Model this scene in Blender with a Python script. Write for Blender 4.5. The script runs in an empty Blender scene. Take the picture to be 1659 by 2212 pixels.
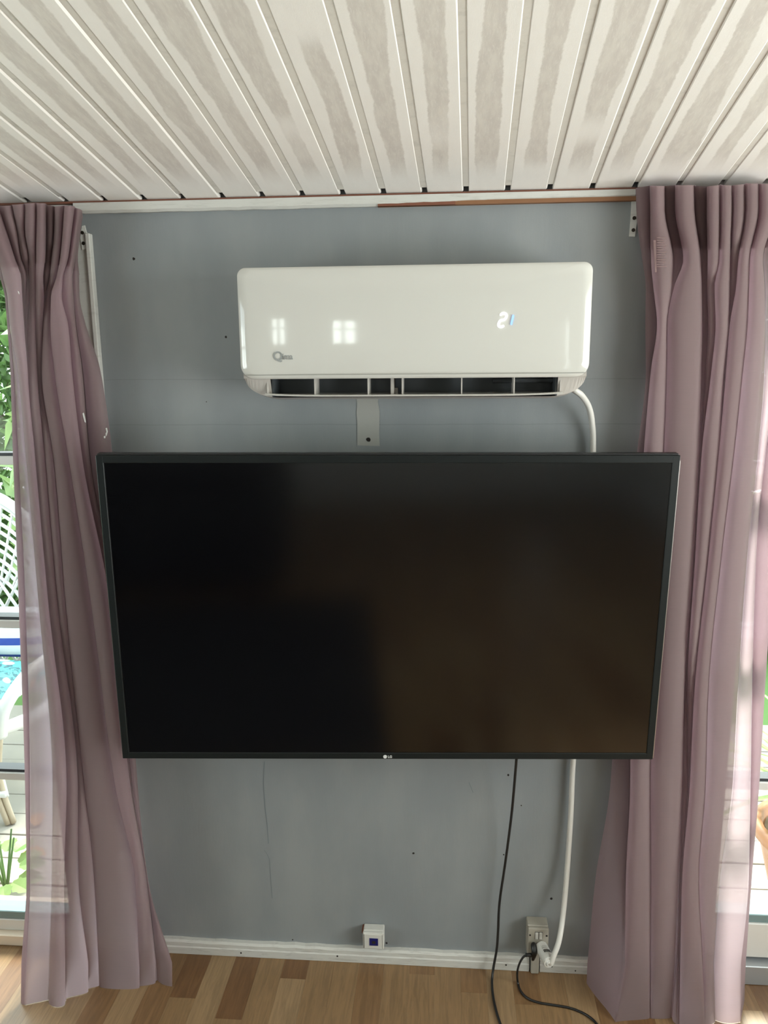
import bpy, bmesh, math, random
from mathutils import Vector, Matrix
rnd = random.Random(7)
scene = bpy.context.scene
COL = scene.collection

# ------------------------------------------------------------------ camera
W_PX, H_PX = 1659, 2212
CX, CY, F_PX = 829.5, 1106.0, 1690.67
YAW, PITCH, ROLL = -0.0789, -0.1986, -0.0092
CAM = Vector((0, -1.9391, 1.7))
_f = Vector((math.sin(YAW)*math.cos(PITCH), math.cos(YAW)*math.cos(PITCH), math.sin(PITCH)))
_r0 = Vector((math.cos(YAW), -math.sin(YAW), 0)); _u0 = _r0.cross(_f)
_r = _r0*math.cos(ROLL) + _u0*math.sin(ROLL); _u = _u0*math.cos(ROLL) - _r0*math.sin(ROLL)
cd = bpy.data.cameras.new('camera'); co = bpy.data.objects.new('camera', cd); COL.objects.link(co)
cd.sensor_fit = 'VERTICAL'; cd.sensor_height = 36.0; cd.sensor_width = 27.0
cd.lens = F_PX/H_PX*36.0; cd.clip_start = 0.02
co.matrix_world = Matrix(((_r.x, _u.x, -_f.x, CAM.x), (_r.y, _u.y, -_f.y, CAM.y), (_r.z, _u.z, -_f.z, CAM.z), (0, 0, 0, 1)))
scene.camera = co
def ray(px, py): return _f + _r*((px-CX)/F_PX) - _u*((py-CY)/F_PX)
def onY(px, py, Y): d = ray(px, py); return CAM + d*((Y-CAM.y)/d.y)
def onZ(px, py, Z): d = ray(px, py); return CAM + d*((Z-CAM.z)/d.z)

# ------------------------------------------------------------------ world, light, exposure
scene.view_settings.view_transform = 'Standard'; scene.view_settings.look = 'None'
scene.view_settings.gamma = 1.0; scene.view_settings.use_curve_mapping = False
scene.view_settings.exposure = 0.25
scene.cycles.max_bounces = 9; scene.cycles.diffuse_bounces = 5; scene.cycles.glossy_bounces = 3; scene.cycles.transparent_max_bounces = 10; scene.cycles.caustics_reflective = False; scene.cycles.caustics_refractive = False
SKY = 5.2
world = bpy.data.worlds.new('sky'); scene.world = world; world.use_nodes = True
wb = world.node_tree.nodes['Background']; wb.inputs[0].default_value = (0.86, 0.94, 1.0, 1); wb.inputs[1].default_value = SKY
sun = bpy.data.lights.new('hazy_sun', 'SUN'); sun.energy = 10.0; sun.angle = math.radians(12); sun.color = (1, .95, .88)
so_ = bpy.data.objects.new('hazy_sun', sun); COL.objects.link(so_); so_.rotation_euler = Vector((-.22, -1.0, -1.35)).to_track_quat('-Z', 'Y').to_euler()
def area_light(name, loc, rot, sx, sy, power, col=(1, 0.97, 0.93)):
    l = bpy.data.lights.new(name, 'AREA'); l.shape = 'RECTANGLE'; l.size = sx; l.size_y = sy; l.energy = power; l.color = col
    o = bpy.data.objects.new(name, l); COL.objects.link(o); o.location = loc; o.rotation_euler = rot
    return o
# daylight coming in through the windows of the side walls and the rear wall
RX, LX, RY = 2.3, -2.7, -5.2
# (the lamps lean upwards a little: most of it is light thrown in off the bright ground outside)
UP = math.radians(36)
area_light('daylight_right_window', (RX+.16, -1.75, 1.45), (0, math.radians(90)+UP, 0), 1.5, 2.1, 108, (1, .975, .94))
area_light('daylight_left_window', (LX-.16, -1.8, 1.5), (0, -math.radians(90)-UP*1.5, 0), 1.3, 1.5, 28, (1, .97, .93))
area_light('daylight_rear_window', (-1.87, RY-.16, 1.85), (math.radians(90), 0, 0), .22, .5, 3)
area_light('daylight_rear_window', (-.98, RY-.16, 1.78), (math.radians(90), 0, 0), .28, .5, 3)
area_light('daylight_rear_window', (1.58, RY-.16, 1.2), (math.radians(90), 0, 0), .14, 1.5, 4)

# ------------------------------------------------------------------ material helpers
def mat(name, col=(.5, .5, .5), rough=.5, metal=0.0, spec=.5, coat=0.0, emit=None, emit_s=0.0):
    m = bpy.data.materials.new(name); m.use_nodes = True
    b = m.node_tree.nodes['Principled BSDF']
    b.inputs['Base Color'].default_value = (*col, 1); b.inputs['Roughness'].default_value = rough
    b.inputs['Metallic'].default_value = metal; b.inputs['Specular IOR Level'].default_value = spec
    b.inputs['Coat Weight'].default_value = coat
    if emit: b.inputs['Emission Color'].default_value = (*emit, 1); b.inputs['Emission Strength'].default_value = emit_s
    return m
class NT:
    def __init__(s, m): s.t = m.node_tree; s.b = s.t.nodes.get('Principled BSDF')
    def n(s, typ, **kw):
        nd = s.t.nodes.new(typ)
        for k, v in kw.items(): setattr(nd, k, v)
        return nd
    def put(s, sock, v):
        if v is None: return
        if hasattr(v, 'is_output'): s.t.links.new(v, sock)
        elif isinstance(v, (tuple, list)): sock.default_value = (*v, 1) if len(v) == 3 and sock.type == 'RGBA' else v
        else: sock.default_value = v
    def math(s, op, a, b=None, c=None):
        nd = s.n('ShaderNodeMath', operation=op); s.put(nd.inputs[0], a); s.put(nd.inputs[1], b); s.put(nd.inputs[2], c); return nd.outputs[0]
    def mix(s, f, a, b, mode='MIX'):
        nd = s.n('ShaderNodeMix', data_type='RGBA', blend_type=mode); s.put(nd.inputs[0], f); s.put(nd.inputs[6], a); s.put(nd.inputs[7], b); return nd.outputs[2]
    def noise(s, vec=None, scale=5, detail=3, rough=.5, dist=0.0, out='Fac'):
        nd = s.n('ShaderNodeTexNoise'); nd.inputs['Scale'].default_value = scale; nd.inputs['Detail'].default_value = detail
        nd.inputs['Roughness'].default_value = rough; nd.inputs['Distortion'].default_value = dist
        if vec is not None: s.t.links.new(vec, nd.inputs['Vector'])
        return nd.outputs[out]
    def ramp(s, f, stops):
        nd = s.n('ShaderNodeMapRange'); nd.clamp = True; nd.interpolation_type = 'SMOOTHSTEP'
        s.put(nd.inputs[0], f); nd.inputs[1].default_value, nd.inputs[2].default_value, nd.inputs[3].default_value, nd.inputs[4].default_value = stops
        return nd.outputs[0]
    def coord(s, which='Object', scale=(1, 1, 1), loc=(0, 0, 0)):
        tc = s.n('ShaderNodeTexCoord'); mp = s.n('ShaderNodeMapping'); s.t.links.new(tc.outputs[which], mp.inputs[0])
        mp.inputs['Scale'].default_value = scale; mp.inputs['Location'].default_value = loc; return mp.outputs[0]
    def pos(s, scale=(1, 1, 1)):
        g = s.n('ShaderNodeNewGeometry'); mp = s.n('ShaderNodeMapping'); s.t.links.new(g.outputs['Position'], mp.inputs[0]); mp.inputs['Scale'].default_value = scale; return mp.outputs[0]
    def sep(s, v): nd = s.n('ShaderNodeSeparateXYZ'); s.t.links.new(v, nd.inputs[0]); return nd.outputs
    def comb(s, x, y, z): nd = s.n('ShaderNodeCombineXYZ'); s.put(nd.inputs[0], x); s.put(nd.inputs[1], y); s.put(nd.inputs[2], z); return nd.outputs[0]
    def bump(s, h, strength=.2, dist=.002):
        nd = s.n('ShaderNodeBump'); nd.inputs['Strength'].default_value = strength; nd.inputs['Distance'].default_value = dist; s.t.links.new(h, nd.inputs['Height']); s.t.links.new(nd.outputs[0], s.b.inputs['Normal'])
    def base(s, v): s.put(s.b.inputs['Base Color'], v)

def m_wall():
    m = mat('wall_paint_blue_grey', (.3, .35, .38), .42, spec=.4); t = NT(m)
    p = t.pos(); x, y, z = t.sep(p)
    n1 = t.noise(t.pos((3, 3, 1.2)), 2.2, 4); n2 = t.noise(t.pos((60, 60, 8)), 3, 3)
    c = t.mix(t.ramp(n1, (.35, .7, 0, 1)), (.204, .217, .226), (.236, .247, .250))
    scuff = t.ramp(t.noise(t.pos((9, 9, 26)), 3.2, 5, .7, .6), (.70, .80, 0, 1))
    c = t.mix(t.math('MULTIPLY', scuff, .28), c, (.33, .345, .34))
    # wallpaper joints
    wob = t.math('MULTIPLY', t.math('SUBTRACT', t.noise(t.pos((4, 4, 4)), 3, 2), .5), .006)
    def line(zc, sl, w):
        d = t.math('ABSOLUTE', t.math('SUBTRACT', t.math('ADD', t.math('ADD', z, wob), t.math('MULTIPLY', x, sl)), zc)); return t.math('LESS_THAN', d, w)
    l1 = line(1.640, .004, .0011); l2 = line(1.530, 0, .0011)
    ln = t.math('MAXIMUM', l1, l2)
    c = t.mix(t.math('MULTIPLY', ln, .35), c, (.14, .15, .155))
    t.base(c)
    g = t.noise(t.pos((1, 1, 1)), 420, 2); h = t.math('ADD', t.math('MULTIPLY', g, .5), t.math('MULTIPLY', n2, .7)); h = t.math('SUBTRACT', h, ln)
    t.bump(h, .22, .0012); return m
def m_white_paint(name='old_white_paint', col=(.52, .51, .475), dirt=.3):
    m = mat(name, col, .45); t = NT(m)
    n = t.noise(t.pos((4, 4, 30)), 5, 5, .65, .4); n2 = t.noise(t.pos((14, 14, 60)), 9, 4, .7)
    c = t.mix(t.math('MULTIPLY', t.ramp(n, (.5, .72, 0, 1)), dirt), col, (.30, .28, .25))
    c = t.mix(t.math('MULTIPLY', t.ramp(n2, (.62, .75, 0, 1)), dirt*.8), c, (.22, .20, .18)); t.base(c)
    t.bump(n2, .25, .001); return m
def m_board():
    m = mat('ceiling_board_patchy_paint', (.7, .68, .64), .5); t = NT(m)
    tc = t.n('ShaderNodeTexCoord'); u, v, _ = t.sep(tc.outputs['UV'])
    oi = t.n('ShaderNodeObjectInfo'); r = t.math('MULTIPLY', oi.outputs['Random'], 57.0)
    vec = t.comb(u, v, r)
    def nz(su, sv, sc, det=3, rough=.5, off=0):
        return t.noise(t.comb(t.math('MULTIPLY', u, su), t.math('MULTIPLY', v, sv), t.math('ADD', r, off)), sc, det, rough)
    edge = t.math('MULTIPLY', t.math('SUBTRACT', nz(.0, 1.0, 1.9, 3, .6), .5), .40)
    edge2 = t.math('MULTIPLY', t.math('SUBTRACT', nz(3, 26, 1.6, 4, .75, 9), .5), .11)
    wid = t.math('ADD', t.math('MULTIPLY', nz(0, 1.2, 1.8, 2, .5, 21), .44), .03)
    d = t.math('ABSOLUTE', t.math('ADD', t.math('SUBTRACT', u, .5), t.math('ADD', edge, edge2)))
    band = t.ramp(t.math('SUBTRACT', wid, d), (-.02, .03, 0, 1))
    patch = t.ramp(nz(0, 1.0, 2.1, 2, .5, 40), (.30, .40, 0, 1))
    band = t.math('MULTIPLY', band, patch)
    endw = t.ramp(v, (.06, .20, 0, 1))
    band = t.math('MULTIPLY', band, endw)
    white = t.mix(nz(3, 9, 2, 4, .6, 3), (.79, .748, .70), (.85, .81, .765))
    bare = t.mix(t.ramp(nz(2, 5, 3, 4, .6, 5), (.35, .7, 0, 1)), (.545, .492, .447), (.64, .592, .532))
    bare = t.mix(t.math('MULTIPLY', t.ramp(nz(14, 30, 2, 5, .7, 7), (.52, .66, 0, 1)), .55), bare, (.71, .665, .61))
    dk = t.ramp(nz(2, 8, 2.4, 4, .7, 13), (.64, .74, 0, 1))
    bare = t.mix(t.math('MULTIPLY', dk, .45), bare, (.44, .41, .38))
    t.base(t.mix(t.math('MULTIPLY', band, .8), white, bare))
    t.bump(t.math('ADD', nz(40, 30, 3, 4, .7, 2), t.math('MULTIPLY', band, -.6)), .25, .001); return m
def m_strip(tone):
    cols = [(.150, .076, .033), (.190, .106, .049), (.225, .136, .066), (.262, .168, .088)]
    m = mat('beech_laminate_%d' % tone, cols[tone], .32, spec=.5); t = NT(m)
    oi = t.n('ShaderNodeObjectInfo'); r = t.math('MULTIPLY', oi.outputs['Random'], 31.0)
    x, y, z = t.sep(t.pos()); vec = t.comb(t.math('MULTIPLY', x, 34), t.math('MULTIPLY', y, 2.6), r)
    g = t.noise(vec, 2.4, 5, .65, 1.2); g2 = t.noise(t.comb(t.math('MULTIPLY', x, 240), t.math('MULTIPLY', y, 9), r), 2, 2)
    c = cols[tone]; dk = tuple(k*.80 for k in c); lt = tuple(min(1, k*1.14) for k in c)
    cc = t.mix(t.ramp(g, (.3, .7, 0, 1)), dk, lt); cc = t.mix(t.math('MULTIPLY', t.ramp(g2, (.55, .75, 0, 1)), .25), cc, tuple(k*.6 for k in c))
    t.base(cc); t.bump(g2, .05, .0005); return m
def m_curtain():
    m = bpy.data.materials.new('mauve_linen'); m.use_nodes = True; t = NT(m); nt = m.node_tree
    b = t.b; b.inputs['Roughness'].default_value = .9; b.inputs['Specular IOR Level'].default_value = .15
    b.inputs['Sheen Weight'].default_value = .15
    tc = t.n('ShaderNodeTexCoord'); u, v, _ = t.sep(tc.outputs['UV'])
    slub = t.noise(t.comb(t.math('MULTIPLY', u, 9), t.math('MULTIPLY', v, 330), 0.0), 2, 4, .6); w2 = t.noise(t.comb(t.math('MULTIPLY', u, 900), t.math('MULTIPLY', v, 900), 2.0), 1, 1)
    c = t.mix(slub, (.188, .143, .139), (.242, .188, .181)); t.base(c)
    t.bump(t.math('ADD', slub, w2), .18, .0008)
    tr = t.n('ShaderNodeBsdfTranslucent'); t.put(tr.inputs[0], t.mix(slub, (.75, .555, .62), (.87, .70, .77)))
    tp = t.n('ShaderNodeBsdfTransparent'); tp.inputs[0].default_value = (1, .93, .93, 1)
    m1 = t.n('ShaderNodeMixShader'); m1.inputs[0].default_value = .44; nt.links.new(b.outputs[0], m1.inputs[1]); nt.links.new(tr.outputs[0], m1.inputs[2])
    m2 = t.n('ShaderNodeMixShader'); t.put(m2.inputs[0], t.ramp(slub, (.35, .7, .06, .13))); nt.links.new(m1.outputs[0], m2.inputs[1]); nt.links.new(tp.outputs[0], m2.inputs[2])
    nt.links.new(m2.outputs[0], nt.nodes['Material Output'].inputs[0]); return m
def m_glass():
    m = bpy.data.materials.new('window_glass'); m.use_nodes = True; nt = m.node_tree; t = NT(m)
    tp = t.n('ShaderNodeBsdfTransparent'); tp.inputs[0].default_value = (.93, .97, .95, 1); gl = t.n('ShaderNodeBsdfGlossy'); gl.inputs['Roughness'].default_value = .01
    fr = t.n('ShaderNodeFresnel'); fr.inputs[0].default_value = 1.35; mx = t.n('ShaderNodeMixShader')
    gb = t.n('ShaderNodeNewGeometry'); nt.links.new(t.math('MULTIPLY', fr.outputs[0], t.math('SUBTRACT', 1.0, gb.outputs['Backfacing'])), mx.inputs[0]); nt.links.new(tp.outputs[0], mx.inputs[1]); nt.links.new(gl.outputs[0], mx.inputs[2]); nt.links.new(mx.outputs[0], nt.nodes['Material Output'].inputs[0]); return m
def m_leaf(name, c1, c2, trans=.35):
    m = bpy.data.materials.new(name); m.use_nodes = True; nt = m.node_tree; t = NT(m); t.b.inputs['Roughness'].default_value = .5
    n = t.noise(t.pos((1, 1, 1)), 9, 3); t.base(t.mix(t.ramp(n, (.35, .65, 0, 1)), c1, c2))
    tr = t.n('ShaderNodeBsdfTranslucent'); tr.inputs[0].default_value = (*[min(1, k*1.3) for k in c2], 1); mx = t.n('ShaderNodeMixShader'); mx.inputs[0].default_value = trans
    nt.links.new(t.b.outputs[0], mx.inputs[1]); nt.links.new(tr.outputs[0], mx.inputs[2]); nt.links.new(mx.outputs[0], nt.nodes['Material Output'].inputs[0]); return m
def m_floral():
    m = mat('floral_cloth', (.1, .2, .2), .8); t = NT(m)
    v = t.n('ShaderNodeTexVoronoi'); v.inputs['Scale'].default_value = 11; t.t.links.new(t.pos(), v.inputs['Vector'])
    n = t.noise(t.pos(), 24, 3, .6, 1.5); n2 = t.noise(t.pos(), 7, 2)
    c = t.mix(t.ramp(n, (.44, .52, 0, 1)), (.05, .13, .15), (.10, .42, .42))
    c = t.mix(t.ramp(v.outputs['Distance'], (.34, .28, 0, 1)), c, (.62, .60, .57)); c = t.mix(t.math('MULTIPLY', t.ramp(n2, (.60, .66, 0, 1)), .8), c, (.75, .40, .30)); t.base(c); return m
def m_stripe():
    m = mat('blue_white_stripe_cloth', (.8, .8, .8), .8); t = NT(m); x, y, z = t.sep(t.pos())
    s = t.math('LESS_THAN', t.math('FRACT', t.math('MULTIPLY', z, 13)), .42); t.base(t.mix(s, (.60, .62, .65), (.025, .06, .30))); return m

M = dict(wall=m_wall(), trim=m_white_paint(), board=m_board(), strips=[m_strip(i) for i in range(4)], curtain=m_curtain(), glass=m_glass(),
    groove=m_white_paint('groove_white_paint', (.66, .62, .56), .25), darkvoid=mat('dark_void', (.012, .010, .009), .9),
    skirt=m_white_paint('scuffed_skirting_paint', (.50, .49, .455), .55), redwood=mat('bare_red_brown_wood', (.16, .055, .03), .7), rawwood=mat('bare_orange_brown_wood', (.20, .09, .038), .7),
    frame=mat('white_door_frame', (.62, .62, .60), .35), gasket=mat('dark_gasket', (.03, .035, .04), .6), alu=mat('grey_aluminium', (.42, .44, .46), .4, metal=.6),
    tealrail=mat('teal_grey_rail', (.16, .24, .25), .4), threshold=mat('cream_threshold', (.72, .62, .50), .45),
    ac=mat('glossy_white_plastic', (.52, .51, .475), .07, spec=.5, coat=.3), acmatt=mat('satin_warm_white_plastic', (.42, .39, .36), .4), acdark=mat('dark_grey_plastic', (.05, .055, .06), .45),
    acgrey=mat('mid_grey_plastic', (.16, .17, .18), .4), logogrey=mat('grey_print', (.25, .26, .255), .4), seam=mat('panel_seam', (.22, .22, .20), .5),
    dig=mat('white_led', (1, 1, 1), .5, emit=(.95, .98, 1), emit_s=1.4), digb=mat('blue_led', (.2, .35, .8), .5, emit=(.36, .56, 1.0), emit_s=.75),
    bezel=mat('charcoal_bezel', (.009, .011, .011), .38, spec=.2), tvback=mat('black_plastic', (.008, .008, .009), .4), silver=mat('silver_edge', (.55, .52, .5), .3, metal=.9),
    screen=mat('black_glass_screen', (.001, .001, .0015), .13, spec=.85), logo=mat('light_grey_logo', (.55, .55, .54), .4),
    cable=mat('black_rubber', (.008, .008, .008), .4), tube=mat('white_pvc_cable', (.58, .56, .52), .38), plugw=mat('white_plug', (.58, .57, .53), .35), ink=mat('black_ink', (.03, .03, .03), .5),
    sock=m_white_paint('aged_socket_plastic', (.33, .305, .255), .45), sockw=m_white_paint('white_socket_plastic', (.52, .51, .47), .12), blue=mat('navy_jack', (.006, .008, .10), .35), hole=mat('dark_hole', (.012, .008, .006), .9),
    strap=m_white_paint('painted_strap', (.58, .575, .54), .25), patch=m_white_paint('beige_filler_strip', (.31, .305, .28), .08), screw=mat('dark_screw', (.05, .04, .03), .4, metal=.7),
    roomwall=mat('pale_room_wall', (.55, .56, .55), .7), rail=mat('white_curtain_rail', (.75, .75, .73), .35),
    wicker=mat('white_wicker', (.58, .58, .57), .5), rattan=mat('cream_rattan', (.42, .35, .26), .5), floral=m_floral(), stripe=m_stripe(),
    deck=m_white_paint('weathered_deck', (.34, .31, .27), .4), soil=mat('grass_ground', (.10, .19, .05), .9), terra=m_white_paint('terracotta', (.36, .16, .075), .2),
    hedge=m_leaf('hedge_leaf', (.05, .11, .03), (.12, .21, .06)), light_leaf=m_leaf('broad_leaf', (.13, .22, .07), (.23, .32, .12)), strap_leaf=m_leaf('strap_leaf', (.15, .26, .08), (.32, .40, .17)), dry=mat('dry_leaf', (.45, .22, .08), .7), bark=mat('bark', (.12, .08, .05), .9),
    unseen_sofa=mat('charcoal_sofa_cloth', (.012, .012, .014), .9), crack=mat('crack_line', (.14, .165, .18), .8), mark=mat('faded_mauve_print', (.20, .13, .125), .9), cushion_blue=mat('blue_cloth', (.05, .12, .45), .8))

# ------------------------------------------------------------------ mesh helpers
def link(name, me, m=None, parent=None):
    o = bpy.data.objects.new(name, me); COL.objects.link(o)
    if m is not None and me is not None: me.materials.append(m)
    if parent is not None: o.parent = parent
    return o
def obj(name, bm, m, parent=None, smooth=False):
    me = bpy.data.meshes.new(name); bm.normal_update(); bm.to_mesh(me); bm.free()
    if smooth:
        for p in me.polygons: p.use_smooth = True
    return link(name, me, m, parent)
def raw(name, vs, fs, m, parent=None, smooth=False):
    me = bpy.data.meshes.new(name); me.from_pydata([tuple(v) for v in vs], [], fs); me.update()
    if smooth:
        for p in me.polygons: p.use_smooth = True
    return link(name, me, m, parent)
def tag(o, label, cat, group=None):
    o['label'] = label; o['category'] = cat
    if group: o['group'] = group
    return o
def struct(o, label=None):
    o['kind'] = 'structure'
    if label: o['label'] = label
    return o
def empty(name, loc=(0, 0, 0), rot=(0, 0, 0)):
    o = bpy.data.objects.new(name, None); COL.objects.link(o); o.location = loc; o.rotation_euler = rot; o.empty_display_size = .05; return o
def box(bm, x0, x1, y0, y1, z0, z1, bev=0.0, seg=2):
    vs = [bm.verts.new((x, y, z)) for x in (x0, x1) for y in (y0, y1) for z in (z0, z1)]
    fs = [bm.faces.new([vs[i] for i in f]) for f in ((0, 1, 3, 2), (4, 6, 7, 5), (0, 4, 5, 1), (2, 3, 7, 6), (0, 2, 6, 4), (1, 5, 7, 3))]
    if bev > 0:
        es = list({e for f in fs for e in f.edges}); bmesh.ops.bevel(bm, geom=es, offset=bev, segments=seg, affect='EDGES', profile=.5)
    return bm
def bx(name, x0, x1, y0, y1, z0, z1, m, parent=None, bev=0.0, seg=2):
    return obj(name, box(bmesh.new(), x0, x1, y0, y1, z0, z1, bev, seg), m, parent)
def smooth_path(pts, n=8):
    P = [Vector(p) for p in pts]; out = []
    for i in range(len(P)-1):
        p0 = P[max(i-1, 0)]; p1 = P[i]; p2 = P[i+1]; p3 = P[min(i+2, len(P)-1)]
        for k in range(n):
            t = k/n; out.append(.5*((2*p1)+(p2-p0)*t+(2*p0-5*p1+4*p2-p3)*t*t+(3*p1-p0-3*p2+p3)*t**3))
    out.append(P[-1]); return out
def tube(bm, path, r, seg=8, flat=1.0, caps=True):
    P = [Vector(p) for p in path]; rr = r if isinstance(r, (list, tuple)) else [r]*len(P)
    t0 = (P[1]-P[0]).normalized(); n = t0.orthogonal().normalized(); rings = []
    for i, p in enumerate(P):
        t = (P[min(i+1, len(P)-1)]-P[max(i-1, 0)]); t = t.normalized() if t.length > 1e-9 else t0
        n = (n-t*n.dot(t)); n = n.normalized() if n.length > 1e-6 else t.orthogonal().normalized(); b = t.cross(n)
        rings.append([bm.verts.new(p+(n*math.cos(a)+b*math.sin(a)*flat)*rr[i]) for a in [2*math.pi*k/seg for k in range(seg)]])
    for a, c in zip(rings, rings[1:]):
        for k in range(seg): bm.faces.new((a[k], a[(k+1) % seg], c[(k+1) % seg], c[k]))
    if caps: bm.faces.new(rings[0][::-1]); bm.faces.new(rings[-1])
    return bm
def cyl(bm, c, axis, r, h, seg=20, r2=None):
    a = Vector(axis).normalized(); return tube(bm, [Vector(c), Vector(c)+a*h], [r, r if r2 is None else r2], seg)
def lathe(bm, prof, c, seg=24):
    rings = []
    for r, z in prof: rings.append([bm.verts.new((c[0]+r*math.cos(2*math.pi*k/seg), c[1]+r*math.sin(2*math.pi*k/seg), c[2]+z)) for k in range(seg)])
    for a, b in zip(rings, rings[1:]):
        for k in range(seg): bm.faces.new((a[k], a[(k+1) % seg], b[(k+1) % seg], b[k]))
    bm.faces.new(rings[0][::-1]); bm.faces.new(rings[-1]); return bm
def extrude_outline(pts, y0, y1):
    """closed xz outline -> prism between y0 and y1"""
    bm = bmesh.new(); n = len(pts)
    a = [bm.verts.new((p[0], y0, p[1])) for p in pts]; b = [bm.verts.new((p[0], y1, p[1])) for p in pts]
    bm.faces.new(a); bm.faces.new(b[::-1])
    for i in range(n): bm.faces.new((a[i], b[i], b[(i+1) % n], a[(i+1) % n]))
    bmesh.ops.recalc_face_normals(bm, faces=bm.faces); return bm
def text_obj(name, s, size, m, parent, loc, rot, weight=0.0, depth=.0004, shear=0.0, sx=1.0):
    c = bpy.data.curves.new(name, 'FONT'); c.body = s; c.size = size; c.extrude = depth; c.offset = weight; c.shear = shear
    c.align_x = 'LEFT'; c.align_y = 'BOTTOM_BASELINE'
    t = bpy.data.objects.new(name, c); COL.objects.link(t); dg = bpy.context.evaluated_depsgraph_get(); dg.update()
    me = bpy.data.meshes.new_from_object(t.evaluated_get(dg)); bpy.data.objects.remove(t); bpy.data.curves.remove(c)
    me.materials.clear(); o = link(name, me, m, parent); o.location = loc; o.rotation_euler = rot; o.scale = (sx, 1, 1); return o
def disc(name, x, z, r, y, m, parent, seg=10, th=.0008, jag=0.0):
    pts = [(x+r*(1+rnd.uniform(-jag, jag))*math.cos(2*math.pi*k/seg), z+r*(1+rnd.uniform(-jag, jag))*math.sin(2*math.pi*k/seg)) for k in range(seg)]
    return obj(name, extrude_outline(pts, y-th, y), m, parent)

# ================================================================== STRUCTURE
ZC, SL = 2.066, 0.1883            # ceiling height at the TV wall and its rise per metre into the room
PL, PR = -.905, .50               # the wall pier between the two glazed doors
DL, DR = -2.35, 1.95
# floor: base slab + laminate strips
floor = struct(bx('floor', LX, RX, RY, .02, -.06, -.0105, M['rawwood']), 'beech strip laminate floor')
SW = .0715; X0 = -.663-SW*14
tones = {13: [(.16, 0), (.5, 2)], 12: [(.5, 1)], 14: [(.6, 3)], 15: [(.22, 0), (.5, 2)], 16: [(.45, 2)], 17: [(.075, 0), (.5, 3)], 18: [(.3, 2)], 19: [(.5, 2)], 20: [(.55, 1)], 21: [(.4, 2)],
         22: [(.035, 1), (.5, 2)], 23: [(.3, 2)], 24: [(.09, 1), (.4, 2)], 25: [(.5, 3)], 26: [(.12, 1), (.5, 2)], 27: [(.4, 2)], 28: [(.5, 3)], 11: [(.4, 3)], 10: [(.5, 1)], 9: [(.3, 3), (.5, 2)]}
_sm = {}
def strip_mesh(L, tone):
    k = (round(L, 3), tone)
    if k not in _sm:
        bm = box(bmesh.new(), .00012, SW-.00012, -L+.00012, -.00012, -.0105, 0); 
        me = bpy.data.meshes.new('plank'); bm.to_mesh(me); bm.free(); me.materials.append(M['strips'][tone]); _sm[k] = me
    return _sm[k]
far = bmesh.new(); far_faces = []
for i in range(int((RX-X0)/SW)+1):
    x = X0+i*SW
    if x+SW > RX: break
    y = -.012; k = 0; seq = tones.get(i, [])
    while y > RY+.05:
        if k < len(seq): L, tn = seq[k]
        else: L, tn = rnd.choice((.28, .36, .44, .52, .60)), rnd.choice((0, 1, 1, 2, 2, 3))
        if k == 0 and not seq: L = rnd.choice((.10, .2, .3, .44))
        L = min(L, y-RY-.001)
        if y > -.75 and -1.75 < x < 1.35:
            o = link('plank', strip_mesh(L, tn), None, floor); o.location = (x, y, 0)
        else:
            nf = len(far.faces); box(far, x+.0004, x+SW-.0004, y-L+.0004, y-.0004, -.0105, 0); far.faces.ensure_lookup_table()
            for f in far.faces[nf:]: f.material_index = tn
        y -= L; k += 1
for j in range(1, int((X0-LX)/SW)+1):
    x = X0-j*SW; y = -.012
    while y > RY+.05:
        L = min(rnd.choice((.36, .44, .52, .60)), y-RY-.001); nf = len(far.faces); box(far, x+.0004, x+SW-.0004, y-L+.0004, y-.0004, -.0105, 0); far.faces.ensure_lookup_table(); tn = rnd.choice((0, 1, 1, 2, 2, 3))
        for f in far.faces[nf:]: f.material_index = tn
        y -= L
fo = obj('far_planks', far, M['strips'][0], floor); fo['kind'] = 'stuff'
for i in (1, 2, 3): fo.data.materials.append(M['strips'][i])

# TV wall: pier plus the headers over the doors
wall = struct(bx('wall_front', PL, PR, 0, .16, -.06, ZC+.15, M['wall']), 'blue-grey painted wall with old nail holes and hairline cracks')
HZ = 1.955
for (a, b) in ((LX, PL), (PR, RX)):
    bx('wall_header', a, b, 0, .16, HZ, ZC+.15, M['frame'], wall)
for (a, b) in ((LX, DL), (DR, RX)): bx('wall_end', a, b, 0, .16, -.06, HZ, M['wall'], wall)
for (px, py, r) in ((289, 559, .0035), (488, 728, .003), (446, 868, .0012), (893, 1843, .0032), (1191, 1941, .0034), (1098, 1674, .0030), (835, 2037, .0028), (632, 2030, .0022), (1088, 1846, .002), (1126, 1740, .0018)):
    p = onY(px, py, 0); disc('nail_hole', p.x, p.z, r, 0, M['hole'], wall, 8, .0006, .25)
def crack(pts, w):
    P = [onY(a, b, 0) for a, b in pts]; bm = bmesh.new()
    for a, b in zip(P, P[1:]):
        q = [bm.verts.new((a.x-w, -.0006, a.z)), bm.verts.new((a.x+w, -.0006, a.z)), bm.verts.new((b.x+w, -.0006, b.z)), bm.verts.new((b.x-w, -.0006, b.z))]; bm.faces.new(q)
    return obj('hairline_crack', bm, M['crack'], wall)
crack([(571, 1645), (569, 1690), (572, 1740), (577, 1780), (580, 1822)], .0008)
crack([(571, 1836), (577, 1845), (582, 1856), (585, 1900), (588, 1940)], .0006)
crack([(878, 1925), (920, 1916), (958, 1916), (990, 1919)], .0004)
crack([(1013, 1690), (1022, 1712)], .0007)
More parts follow.
